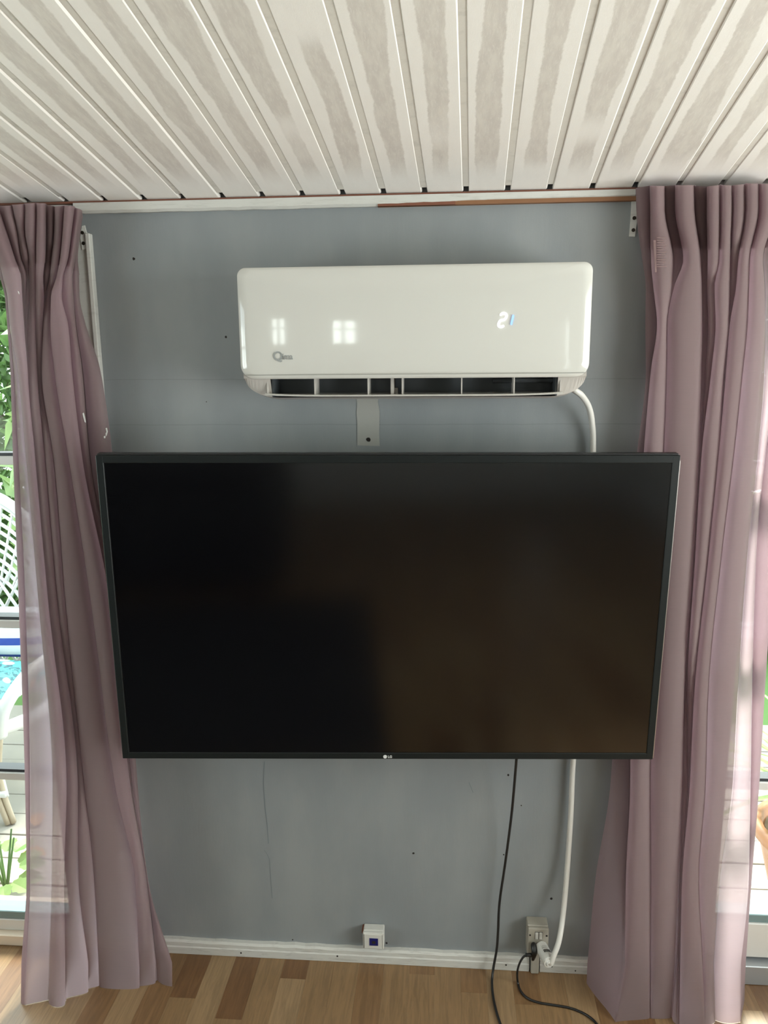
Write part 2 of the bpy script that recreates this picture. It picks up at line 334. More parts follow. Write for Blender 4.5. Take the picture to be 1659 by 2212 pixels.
# side and rear walls with window openings
def wall_with_holes(name, axis, c, th, a0, a1, ztop, holes, m):
    """axis 'x': wall in plane x=c spanning y a0..a1 ; axis 'y': plane y=c spanning x"""
    bm = bmesh.new(); cuts = sorted({a0, a1, *[h[0] for h in holes], *[h[1] for h in holes]})
    for s, e in zip(cuts, cuts[1:]):
        mid = (s+e)/2; hs = [h for h in holes if h[0] < mid < h[1]]
        zs = [(-.06, ztop)] if not hs else [(-.06, hs[0][2]), (hs[0][3], ztop)]
        for z0, z1 in zs:
            if axis == 'x': box(bm, min(c, c+th), max(c, c+th), s, e, z0, z1)
            else: box(bm, s, e, min(c, c+th), max(c, c+th), z0, z1)
    return struct(obj(name, bm, m))
def window_unit(n, axis, c, h, bars):
    a0, a1, z0, z1 = h; fr = bmesh.new(); t = .05
    def b(s, e, p, q, d=.03):
        if axis == 'x': box(fr, c-d, c+d, s, e, p, q)
        else: box(fr, s, e, c-d, c+d, p, q)
    b(a0, a0+t, z0, z1); b(a1-t, a1, z0, z1); b(a0+t, a1-t, z0, z0+t); b(a0+t, a1-t, z1-t, z1)
    for k in range(1, bars): s = a0+(a1-a0)*k/bars; b(s-.02, s+.02, z0+t, z1-t)
    s = z0+(z1-z0)*.6; b(a0+t, a1-t, s-.012, s+.012, .012)
    o = struct(obj('window_%d' % n, fr, M['frame']))
    if axis == 'x': bx('pane', c-.004, c+.004, a0+t, a1-t, z0+t, z1-t, M['glass'], o)
    else: bx('pane', a0+t, a1-t, c-.004, c+.004, z0+t, z1-t, M['glass'], o)
    return o
hR = (-2.8, -.7, .7, 2.2); hL = (-2.55, -1.05, .85, 2.15)
wall_with_holes('wall_right', 'x', RX, .12, RY, .16, 3.15, [hR], M['roomwall']); wall_with_holes('wall_left', 'x', LX, -.12, RY, .16, 3.15, [hL], M['roomwall'])
hB = [(-2.01, -1.73, 1.58, 2.12), (-1.15, -.81, 1.50, 2.06), (1.48, 1.68, .40, 2.0)]
wall_with_holes('wall_rear', 'y', RY, -.12, LX, RX, 3.15, hB, M['roomwall'])
window_unit(1, 'x', RX+.06, hR, 3); window_unit(2, 'x', LX-.06, hL, 2)
for i, h in enumerate(hB): window_unit(3+i, 'y', RY-.06, h, 2)

# sloping ceiling: backing slab and one child per board
ang = math.atan(SL)
cl = 5.4
ceil = struct(raw('ceiling', [(LX-.1, -.035, ZC+.008), (RX+.1, -.035, ZC+.008), (RX+.1, -cl, ZC+.008+SL*cl), (LX-.1, -cl, ZC+.008+SL*cl), (LX-.1, -.035, ZC+.06), (RX+.1, -.035, ZC+.06), (RX+.1, -cl, ZC+.06+SL*cl), (LX-.1, -cl, ZC+.06+SL*cl)],
      [(0, 1, 2, 3), (7, 6, 5, 4), (0, 4, 5, 1), (1, 5, 6, 2), (2, 6, 7, 3), (3, 7, 4, 0)], M['groove']), 'sloping boarded ceiling with patchy half-sanded white paint')
bx('roof_void', LX-.1, RX+.1, .02, .16, ZC+.0, ZC+.2, M['darkvoid'], ceil)
bx('roof_lid', LX-.1, RX+.1, -.10, .16, ZC+.07, ZC+.2, M['darkvoid'], ceil)
BW, GAP = .0955, .0125
bl = (cl-.01)/math.cos(ang)
bm = bmesh.new(); uvl = bm.loops.layers.uv.new('UVMap')
hw = (BW-GAP)/2; prof = [(-hw, .0085), (-hw, .0012), (-hw+.0012, 0), (hw-.003, 0), (hw, .003), (hw, .0085)]
vs = [[bm.verts.new((px_, -yy, zz)) for px_, zz in prof] for yy in (0.0, bl)]
for k in range(len(prof)-1):
    f = bm.faces.new((vs[0][k], vs[0][k+1], vs[1][k+1], vs[1][k]))
    for lp in f.loops: lp[uvl].uv = ((lp.vert.co.x+hw)/(2*hw), -lp.vert.co.y)
for e in (0, 1): bm.faces.new(vs[e] if e else vs[e][::-1])
bmesh.ops.recalc_face_normals(bm, faces=bm.faces)
board_me = bpy.data.meshes.new('ceiling_board'); bm.to_mesh(board_me); bm.free(); board_me.materials.append(M['board'])
gx = -.057+.0062
for i in range(-22, 26):
    xc = gx+i*BW+BW/2
    if not (LX+.12 < xc-0.1 and xc < RX-.06): continue
    o = link('board', board_me, None, ceil); o.location = (xc, -.006+rnd.uniform(-.0015, .0), ZC+.001+rnd.uniform(-.0012, .0012)); o.rotation_euler = (-ang, 0, -.0354)

# cornice, skirting, architrave
def cornice():
    bm = bmesh.new(); xs = [-.893+.02*k for k in range(int((.43+.893)/.02)+2)]
    xs = [x for x in xs if x < .44]; rows = []
    for i, x in enumerate(xs):
        w = rnd.uniform(-.0008, .0008); zb = 2.0395+w+(.0055 if x > -.14 else 0)*min(1, (x+.14)/.3 if x > -.14 else 0)
        if i == 0: zb += .006
        rows.append([bm.verts.new(v) for v in ((x, 0, zb), (x, -.012, zb-.0005), (x, -.018, zb+.005), (x, -.018, 2.0625), (x, 0, 2.0625))])
    for a, b in zip(rows, rows[1:]):
        for k in range(5): bm.faces.new((a[k], a[(k+1) % 5], b[(k+1) % 5], b[k]))
    bm.faces.new(rows[0]); bm.faces.new(rows[-1][::-1]); bmesh.ops.recalc_face_normals(bm, faces=bm.faces)
    return obj('trim_1', bm, M['trim'])
c = struct(cornice(), 'old white painted cornice strip under the boarded ceiling')
bx('bare_wood_edge', -.16, .44, -.0165, 0, 2.0385, 2.0475, M['rawwood'], c); bx('bare_wood_top', -1.2, .44, -.014, .0, 2.062, 2.0668, M['redwood'], c)
bx('bare_wood_chip', -.16, .02, -.0172, -.010, 2.0385, 2.0462, M['redwood'], c)
def skirting(name, x0, x1):
    bm = bmesh.new(); n = max(2, int((x1-x0)/.03)); rows = []
    for i in range(n+1):
        x = x0+(x1-x0)*i/n; w = rnd.uniform(-.0015, .0015)
        rows.append([bm.verts.new(v) for v in ((x, 0, .001), (x, -.018, .001), (x, -.018, .022), (x, -.0155, .025), (x, -.0155, .036+w), (x, -.011, .042+w), (x, 0, .043+w))])
    for a, b in zip(rows, rows[1:]):
        for k in range(7): bm.faces.new((a[k], a[(k+1) % 7], b[(k+1) % 7], b[k]))
    bm.faces.new(rows[0]); bm.faces.new(rows[-1][::-1]); bmesh.ops.recalc_face_normals(bm, faces=bm.faces)
    return struct(obj(name, bm, M['skirt']), 'scuffed white skirting board')
xa = onY(1143, 2095, -.018).x; xb = onY(1166, 2098, -.018).x
sk = skirting('baseboard_front', PL, xa); sk2 = skirting('baseboard_front_short', xb, PR)
for (px, py) in ((521, 2057), (729, 2064), (1093, 2083)): p = onY(px, py, -.0158); disc('nail_hole', p.x, p.z, .0025, -.018, M['hole'], sk, 8, .0008, .2)
for (px, py) in ((1192, 2088), (1243, 2097)): p = onY(px, py, -.018); disc('nail_hole', p.x, p.z, .002, -.018, M['hole'], sk2, 8, .0008, .2)
# left architrave (flat board + raised outer bead), broken at the top
AX1 = -.858
a = struct(obj('trim_2', extrude_outline([(PL-.03, -.0), (AX1-.011, 0), (AX1-.011, 1.995), (AX1-.018, 2.002), (AX1-.022, 1.998), (AX1-.030, 2.004), (AX1-.036, 1.996), (PL-.03, 1.999)], -.012, 0), M['trim']), 'white door architrave with a ragged top end')
bx('outer_bead', AX1-.011, AX1, -.020, 0, 0, 1.993, M['trim'], a, .002, 2)
p = onY(190, 555, -.012); disc('nail_hole', p.x, p.z, .0016, -.012, M['hole'], a, 8, .0006)
# ------------------------------------------------------------------ glazed doors left and right of the pier
def glazed_door(n, side, x_in, x_glass, x_out, bars, zbot, label):
    """side -1: door lies at x < x_in.  frame y .0-.09"""
    s = side; root = struct(empty('door_%d' % n, (x_in, 0, 0)), label); root.location = (0, 0, 0)
    def B(name, xa, xb, y0, y1, z0, z1, m, par=root, bev=.002): return bx(name, min(xa, xb), max(xa, xb), y0, y1, z0, z1, m, par, bev, 1)
    B('jamb', x_in, x_in+s*.07, -.010, .12, -.01, HZ, M['frame']); B('stile', x_in+s*.073, x_glass, .005, .06, zbot-.06, 1.945, M['frame'])
    B('jamb', x_out, x_out-s*.07, -.010, .12, -.01, HZ, M['frame']); B('stile', x_out-s*.073, x_out-s*.16, .005, .06, zbot-.06, 1.945, M['frame'])
    B('head_rail', x_in+s*.07, x_out-s*.07, -.006, .12, 1.905, HZ-.001, M['frame'])
    xo = x_out-s*.16; B('bead', x_glass, xo, .010, .03, 1.893, 1.9055, M['tealrail'])
    z_prev = zbot; levels = [zbot]+bars+[1.895]
    for k in range(len(levels)-1):
        lo = levels[k]+(.013 if k else 0); hi = levels[k+1]-(.013 if k < len(levels)-2 else 0); B('pane', x_glass, xo, .030, .036, lo, hi, M['glass'], root, 0)
    for z in bars:
        b = B('glazing_bar', x_glass, xo, .008, .055, z-.020, z+.003, M['frame']); B('gasket', x_glass, xo, .014, .05, z+.003, z+.011, M['gasket'], b, 0)
    b = B('bottom_bead', x_glass, xo, .006, .055, zbot-.022, zbot+.003, M['tealrail']); 
    return root, B
d1, B1 = glazed_door(1, -1, PL, -1.093, DL, [.540, .996, 1.446], .092, 'white glazed door beside the left curtain with thin glazing bars')
B1('bottom_rail', -1.0, DL+.07, .002, .06, .034, .070, M['frame']); B1('threshold', PL, DL, -.02, .15, .0, .034, M['threshold'])
d2, B2 = glazed_door(2, 1, PR, .745, DR, [.585, 1.005, 1.425], .192, 'white glazed door beside the right curtain with a deep bottom rail')
B2('bottom_rail', PR+.073, DR-.073, .000, .06, .066, .171, M['frame']); B2('threshold', PR, DR, -.025, .15, .0, .058, M['alu'])

# ================================================================== TELEVISION
tv = empty('television', (-.1311, -.2084, 1.1086), (.0443, .0085, .0728))
tag(tv, 'large flat black television on the blue-grey wall, screen switched off', 'television')
TW, TH = 1.29, .7481; hx, hz = TW/2, TH/2
bz = bmesh.new(); ti, tb = .0165, .0165
box(bz, -hx, -hx+ti, -.004, .010, -hz, hz, .0012, 1); box(bz, hx-ti, hx, -.004, .010, -hz, hz, .0012, 1)
box(bz, -hx+ti-.002, hx-ti+.002, -.004, .010, hz-tb-.001, hz, .0012, 1); box(bz, -hx+ti-.002, hx-ti+.002, -.004, .010, -hz, -hz+tb, .0012, 1)
obj('bezel', bz, M['bezel'], tv)
bx('screen', -hx+ti-.001, hx-ti+.001, -.0015, .006, -hz+tb-.001, hz-tb+.001, M['screen'], tv)
bx('screen_lip', -hx+ti-.0022, -hx+ti+.001, -.0022, .004, -hz+tb, hz-tb, M['tvback'], tv)
bx('side_strip', hx-.0012, hx+.0016, -.002, .012, -hz+.003, hz-.012, M['silver'], tv)
bx('top_strip', -hx+.002, hx-.002, .000, .020, hz-.001, hz+.0035, M['tvback'], tv, .002, 2)
bk = bmesh.new(); box(bk, -hx+.002, hx-.002, .008, .022, -hz+.002, hz-.002, .004, 2); box(bk, -hx+.12, hx-.12, .020, .056, -hz+.02, hz-.24, .012, 2)
obj('rear_housing', bk, M['tvback'], tv)
lg = bmesh.new(); cyl(lg, (0, 0, 0), (0, -1, 0), .0046, .0008, 20); lo = obj('emblem', lg, M['logo'], tv); lo.location = (-.0055, -.004, -hz+.0068)
text_obj('logo_lettering', 'LG', .0086, M['logo'], tv, (.0010, -.0042, -hz+.0038), (math.radians(90), 0, 0), .0002)
br = bx('wall_bracket', -.12, .12, .178, .190, -.11, .11, M['tvback'], tv, .002, 1); bx('arm', -.03, .03, .05, .180, -.03, .03, M['tvback'], br, .003, 1)

# ================================================================== AIR CONDITIONER
acx, acy = -.0735, -.195
ac = empty('air_conditioner', (acx, 0, 1.60)); tag(ac, 'white split air conditioner unit mounted high on the wall above the television', 'air conditioner')
AW = .766; ah = AW/2
def rrect(x0, x1, z0, z1, rt, rb, n=8):
    pts = []
    for (cx_, cz_, r, a0) in ((x1-rb, z0+rb, rb, -90), (x1-rt, z1-rt, rt, 0), (x0+rt, z1-rt, rt, 90), (x0+rb, z0+rb, rb, 180)):
        for k in range(n+1): a = math.radians(a0+90*k/n); pts.append((cx_+r*math.cos(a), cz_+r*math.sin(a)))
    return pts
def ac_panel():
    """rounded front panel, gently bowed, tucked back at its lower edge"""
    bm = bmesh.new(); z0, z1 = .048, .288; pts = rrect(-ah, ah, z0, z1, .018, .03, 8); nr = [1.0, .992, .975, .94, .86, .7, .45]; rings = []
    cz = (z0+z1)/2
    def Y(x, z, k): 
        e = [0.012, .0045, .0018, .0004, 0, 0, 0][k]
        return acy - .008*(1-(x/ah)**2) - .006*(1-((z-cz)/(z1-cz))**2) + e
    base = [bm.verts.new((x, acy+.05, z)) for x, z in pts]
    for k, s in enumerate(nr):
        ins = (1-s)*.12; rg = []
        for x, z in pts:
            xx = math.copysign(max(0, abs(x)-ins*1.0), x) if k < 3 else x*(1-(1-s)*1.0); zz = cz+(z-cz)*(1-(1-s)*(.35 if k < 3 else 1.0)); rg.append(bm.verts.new((xx, Y(xx, zz, k), zz)))
        rings.append(rg)
    rings = [base]+rings; n = len(pts)
    for a, b in zip(rings, rings[1:]):
        for i in range(n): bm.faces.new((a[i], a[(i+1) % n], b[(i+1) % n], b[i]))
    bm.faces.new(rings[-1]); bm.faces.new(base[::-1]); bmesh.ops.recalc_face_normals(bm, faces=bm.faces); return bm
fp = obj('front_panel', ac_panel(), M['ac'], ac, True)
def yfront(x, z): cz = .168; return acy - .008*(1-(x/ah)**2) - .006*(1-((z-cz)/.12)**2)
# seam above the lower lip
sm = bmesh.new(); N = 40
for i in range(N):
    x0 = -ah+.008+(AW-.016)*i/N; x1 = -ah+.008+(AW-.016)*(i+1)/N
    q = [bm_v for bm_v in (sm.verts.new((x0, yfront(x0, .0575)-.0006, .0568)), sm.verts.new((x1, yfront(x1, .0575)-.0006, .0568)), sm.verts.new((x1, yfront(x1, .0575)-.0006, .0582)), sm.verts.new((x0, yfront(x0, .0575)-.0006, .0582)))]; sm.faces.new(q)
obj('panel_seam', sm, M['seam'], ac)
# chassis: side profile lofted in x with rounded lower corners
def chassis():
    bm = bmesh.new(); cols = []
    side_cols = [(d_, .047*(1-math.sqrt(max(0, 1-((.080-d_)/.077)**2)))) for d_ in (.0035, .006, .010, .015, .021, .029, .038, .050, .064, .080)]
    for x, lift in [(-ah+d_, l_) for d_, l_ in side_cols]+[(ah-d_, l_) for d_, l_ in side_cols[::-1]]:
        top = .292 if abs(x) < ah-.04 else .280
        prof = [(0, top), (0, .012+lift), (-.06, .004+lift*.95), (-.13, .0+lift*.95), (-.165, .006+lift*.9), (acy+.014, .050), (acy+.02, top-.012), (acy+.05, top)]
        cols.append([bm.verts.new((x, y, z)) for y, z in prof])
    for a, b in zip(cols, cols[1:]):
        for k in range(8):
            if k == 4 and -ah+.063 < a[0].co.x and b[0].co.x < ah-.063: continue      # the air outlet
            bm.faces.new((a[k], a[(k+1) % 8], b[(k+1) % 8], b[k]))
    bm.faces.new(cols[0]); bm.faces.new(cols[-1][::-1]); bmesh.ops.recalc_face_normals(bm, faces=bm.faces); return bm
obj('body', chassis(), M['acmatt'], ac)
ox = ah-.068
ch = bmesh.new(); box(ch, -ox, ox, -.10, -.06, .010, .10); obj('outlet_back', ch, M['acdark'], ac)
bx('outlet_floor', -ox, ox, -.158, -.09, .0085, .0105, M['acgrey'], ac); bx('outlet_roof', -ox, ox, -.172, -.09, .052, .056, M['acdark'], ac)
for s in (-1, 1): bx('outlet_cheek', min(s*ox, s*(ox+.004)), max(s*ox, s*(ox+.004)), -.168, -.09, .008, .055, M['acdark'], ac)
cyl_b = bmesh.new(); cyl(cyl_b, (.18, -.125, .040), (1, 0, 0), .006, .14, 10); obj('swing_rod', cyl_b, M['acdark'], ac)
for px in (582, 683, 797, 870, 997, 1109, 1208):
    x = onY(px, 842, -.16).x-acx; bx('louvre_rib', x-.0013, x+.0013, -.178, -.120, .013, .054, M['acmatt'], ac)
x = onY(848, 842, -.16).x-acx; bx('louvre_support', x-.004, x+.004, -.165, -.12, .012, .050, M['acmatt'], ac, .001, 1)
x = onY(855, 848, -.16).x-acx; bx('louvre_support', x-.004, x+.004, -.150, -.12, .012, .026, M['acmatt'], ac, .001, 1)
# open flap
fl = bmesh.new(); rows = []; x0f = onY(573, 850, -.185).x-acx; x1f = onY(1215, 850, -.185).x-acx
for i in range(25):
    t = i/24; x = x0f+(x1f-x0f)*t; e = (2*abs(t-.5))**6*.0045
    rows.append([fl.verts.new(v) for v in ((x, -.120, .0115), (x, -.155, .010+e*.5), (x, -.187, .0085+e), (x, -.189, .011+e), (x, -.187, .0125+e), (x, -.155, .0135+e*.5), (x, -.120, .0145))])
for a_, b_ in zip(rows, rows[1:]):
    for k in range(7): fl.faces.new((a_[k], a_[(k+1) % 7], b_[(k+1) % 7], b_[k]))
fl.faces.new(rows[0]); fl.faces.new(rows[-1][::-1]); bmesh.ops.recalc_face_normals(fl, faces=fl.faces); obj('flap', fl, M['ac'], ac)
# brand print and the lit temperature
def on_panel(px, py):
    P = onY(px, py, acy-.012); return P.x-acx, P.z-1.60
q = on_panel(590, 777); R90 = (math.radians(90), 0, 0)
text_obj('brand_lettering', 'Q', .0265, M['logogrey'], ac, (q[0]-.001, yfront(*q)-.0012, q[1]-.001), R90, .0006)
q = on_panel(605, 776); text_obj('brand_lettering', 'lima', .0190, M['logogrey'], ac, (q[0]+.0005, yfront(*q)-.0012, q[1]-.0005), R90, .0002, sx=.88)
def stroke(name, pts, r, m):
    P = []
    for a, b in pts: u_, v_ = on_panel(a, b); P.append(Vector((u_, yfront(u_, v_)-.0008, v_)))
    bm = bmesh.new(); path = smooth_path(P, 6); n = len(path)
    # flat rounded stroke
    L, Rr = [], []
    for i, p_ in enumerate(path):
        t = (path[min(i+1, n-1)]-path[max(i-1, 0)]).normalized(); nn = Vector((-t.z, 0, t.x)); e = min(i, n-1-i); w = r*(1 if e > 2 else (.55, .85, .97)[e]); L.append(bm.verts.new(p_+nn*w)); Rr.append(bm.verts.new(p_-nn*w))
    for i in range(n-1): bm.faces.new((L[i], L[i+1], Rr[i+1], Rr[i]))
    bmesh.ops.solidify(bm, geom=bm.faces[:], thickness=.0006); return obj(name, bm, m, ac)
stroke('display_digit', [(1080, 681), (1086, 677), (1093, 678.5), (1093.5, 685), (1089, 690.5), (1081, 692.5), (1077, 699), (1077.5, 704.5), (1083, 706), (1089, 703.5)], .0024, M['dig'])
stroke('display_digit', [(1109, 680), (1107.5, 688), (1105.5, 696), (1104.5, 702)], .0022, M['digb'])

# beige strip on the wall below the unit
pts = [(770, 858), (818, 858), (816, 868), (820, 890), (819, 930), (820, 963.5), (772, 962), (772, 915), (770, 892), (771.5, 875)]
pts = [(onY(a, b, 0).x, onY(a, b, 0).z) for a, b in pts]
fs = obj('filler_strip', extrude_outline(pts[::-1], -.0016, 0), M['patch']); tag(fs, 'beige strip of bare filler on the wall hanging below the air conditioner', 'strip')
p = onY(796, 949.5, 0); disc('screw_hole', p.x, p.z, .0055, -.0016, M['hole'], fs, 12, .0006, .12)

# ================================================================== CABLES AND SOCKETS
def cable(name, pix, r, m, label, cat, seg=10, flat=1.0):
    P = [onY(a, b, Y) for a, b, Y in pix]; bm = tube(bmesh.new(), smooth_path(P, 8), r, seg, flat); o = obj(name, bm, m, None, True); return tag(o, label, cat) if label else o
sx0 = onY(1160, 2000, 0)
t1 = cable('white_cable', [(1230, 836, -.10), (1246, 846, -.10), (1258, 856, -.085), (1272, 880, -.05), (1279, 915, -.03), (1281, 980, -.02), (1274, 1200, -.016), (1252, 1500, -.016), (1238, 1645, -.018), (1233, 1760, -.022), (1225, 1880, -.03), (1217, 1970, -.055), (1208, 2030, -.09), (1197, 2062, -.105), (1190, 2079, -.108), (1184, 2076, -.106)], .0072, M['tube'], 'thick white power cable running from the air conditioner down behind the television', 'cable')
k1 = [(1116, 1630, -.10), (1114, 1660, -.085), (1105, 1760, -.05), (1092, 1860, -.03), (1079, 1950, -.027), (1076, 2010, -.028), (1073, 2050, -.032), (1066, 2090, -.040)]
P = [onY(*k) for k in k1]+[onZ(a, b, .004) for a, b in ((1063, 2118), (1065, 2150), (1071, 2180), (1081, 2212), (1100, 2260), (1130, 2320))]
tag(obj('television_cable', tube(bmesh.new(), smooth_path(P, 8), .0035, 8), M['cable'], None, True), 'thin black cable hanging from the television down onto the laminate floor', 'cable')
# network socket
p0 = onY(785, 2015, -.036); p1 = onY(827, 2050, -.036)
nx0, nx1, nz0, nz1 = p0.x-.001, p1.x+.002, p1.z-.001, p0.z+.001
ns = empty('network_socket', ((nx0+nx1)/2, 0, nz0)); tag(ns, 'small white wall box with a navy blue network jack', 'socket')
w2, hh = (nx1-nx0)/2, nz1-nz0
bx('back_box', -w2, w2+.001, -.0275, 0, .001, hh+.001, M['sockw'], ns, .003, 2); bx('cover', -w2-.001, w2+.001, -.037, -.026, 0, hh, M['sockw'], ns, .003, 2)
bx('insert_plate', -w2+.003, w2-.004, -.0385, -.036, .0025, hh-.004, M['sockw'], ns, .0008, 1)
for s in (-w2+.0022, w2-.0036): bx('cover_groove', s-.0005, s+.0005, -.0374, -.036, .003, hh-.005, M['hole'], ns)
jc = .0015; j = bx('jack', -.012+jc, .012+jc, -.0395, -.038, hh*.5-.0125, hh*.5+.0105, M['blue'], ns)
bx('jack_slot', -.005+jc, .005+jc, -.0399, -.0394, hh*.5-.006, hh*.5+.002, M['hole'], j)
bx('jack_rim', -.0135+jc, .0135+jc, -.0388, -.0375, hh*.5-.014, hh*.5+.012, M['ac'], ns)
bmc = extrude_outline([(-w2-.008, hh*.45), (-w2+.002, hh*.2), (-w2+.002, hh*.98), (-w2-.005, hh*.90)], -.002, 0); obj('chipped_plaster', bmc, M['redwood'], ns)
# double switched power socket
q0 = onY(1141, 2006, -.045); q1 = onY(1183, 2060, -.045)
so = empty('power_socket', ((q0.x+q1.x)/2, 0, q1.z-.010)); tag(so, 'aged beige double power socket with two rocker switches above the skirting', 'socket')
w3 = (q1.x-q0.x)/2; h3 = q0.z-q1.z+.012
bx('back_box', -w3-.001, w3, -.036, 0, 0, h3+.002, M['sock'], so, .002, 1); bx('face_plate', -w3, w3+.001, -.046, -.0365, .002, h3, M['sock'], so, .0025, 2)
for k in (0, 1):
    cxs = -.004+k*.0105; b = bx('rocker_switch', cxs-.0042, cxs+.0042, -.0495, -.045, h3-.031, h3-.011, M['sockw'], so, .001, 1)
    b.rotation_euler = (math.radians(0), 0, 0); bx('switch_gap', cxs-.0050, cxs+.0048, -.0464, -.0455, h3-.032, h3-.0098, M['hole'], so)
for xs in (-w3+.0055, w3-.0045): o = bmesh.new(); cyl(o, (xs, -.0458, h3-.021), (0, -1, 0), .0026, .0008, 12); obj('fixing_screw', o, M['hole'], so)
# trunking below the socket
tp0 = onY(1146, 2090, -.02).x; tp1 = onY(1164, 2090, -.02).x
bx_t = bx('cable_trunking', tp0, tp1, -.026, -.0005, .0, so.location.z-.0005, M['sock'], None, .004, 2); tag(bx_t, 'short grimy trunking below the power socket, set between skirting boards', 'trunking')
# white inline plug
pa = onY(1168, 2043, -.048); pb = onY(1187, 2080, -.108)
wp = obj('white_plug', bmesh.new(), M['plugw'])
bm = bmesh.new(); ax = (pb-pa); ca = pa; tube(bm, [ca, ca+ax*.06, ca+ax*.5, ca+ax*.94, ca+ax], [.0150, .0172, .0170, .0160, .0145], 24); me = wp.data; bm.to_mesh(me); bm.free(); me.materials.clear(); me.materials.append(M['plugw'])
for f in me.polygons: f.use_smooth = False
tag(wp, 'round white plug with black print in the power socket', 'plug')
bm = bmesh.new(); tube(bm, [ca+ax*1.0, ca+ax*1.06], [.0110, .009], 20); obj('end_cap', bm, M['ac'], wp)
axn = ax.normalized(); side = Vector((1, 0, 0)); side = (side-axn*side.dot(axn)).normalized(); upn = side.cross(axn)
if upn.z < 0: upn = -upn
def print_bar(s, t, w, h):
    c0 = ca+ax*t; bm = bmesh.new(); n = 4; a0, a1 = s-w/2, s+w/2; R_ = .0176; rowsb = []
    for k in range(n+1):
        a_ = a0+(a1-a0)*k/n; d = side*math.sin(a_)+upn*math.cos(a_); rowsb.append((bm.verts.new(c0+d*R_-axn*h/2), bm.verts.new(c0+d*R_+axn*h/2)))
    for r0, r1 in zip(rowsb, rowsb[1:]): bm.faces.new((r0[0], r1[0], r1[1], r0[1]))
    return bm
pb_ = bmesh.new()
def addbar(*a):
    b = print_bar(*a); me = bpy.data.meshes.new('t'); b.to_mesh(me); b.free(); pb_.from_mesh(me); bpy.data.meshes.remove(me)
for s_ in (-.28, -.08, .12, .34, .55): addbar(s_, .33, .12, .0012)
for s_ in (-.35, -.15, .05, .25, .5): addbar(s_, .42, .06, .004)
for s_ in (-.30, -.10, .12, .33, .55, .72): addbar(s_, .60, .15, .010)
obj('printed_marks', pb_, M['ink'], wp)
# black angled plug and its cord
bp = empty('black_plug', tuple(onY(1152, 2060, -.05))); tag(bp, 'black angled plug beside the white plug in the power socket', 'plug')
b0 = bp.location
def loc(px, py, Y): return onY(px, py, Y)-b0
bm = bmesh.new(); tube(bm, smooth_path([loc(1152, 2036, -.050), loc(1153, 2045, -.060), loc(1154, 2058, -.068), loc(1151, 2073, -.060)], 5), [.003, .005, .0062, .007, .0075, .0078, .0078, .0078, .0078, .0078, .0076, .0072, .0066, .0058, .005, .004], 14)
obj('plug_body', bm, M['cable'], bp, True)
bm = bmesh.new(); tube(bm, [loc(1152, 2063, -.064), loc(1144, 2063, -.066), loc(1137, 2063, -.067)], [.0062, .0052, .0042], 12); obj('cord_grip', bm, M['cable'], bp, True)
bm = bmesh.new(); tube(bm, [loc(1137, 2063, -.067), loc(1135.4, 2063, -.067)], [.0056, .0056], 12); obj('grip_collar', bm, M['cable'], bp, True)
P = [onY(1138, 2063, -.067), onY(1130, 2068, -.068), onY(1122, 2082, -.068), onY(1117.5, 2100, -.070)]+[onZ(a, b, .004) for a, b in ((1119, 2124), (1127, 2144), (1143, 2158), (1165, 2166), (1195, 2171), (1225, 2176), (1250, 2184), (1272, 2196), (1290, 2213), (1310, 2250), (1325, 2310))]
tag(obj('plug_cord', tube(bmesh.new(), smooth_path(P, 8), .0030, 8), M['cable'], None, True), 'black cord from the angled plug curving to the right over the floor', 'cable')

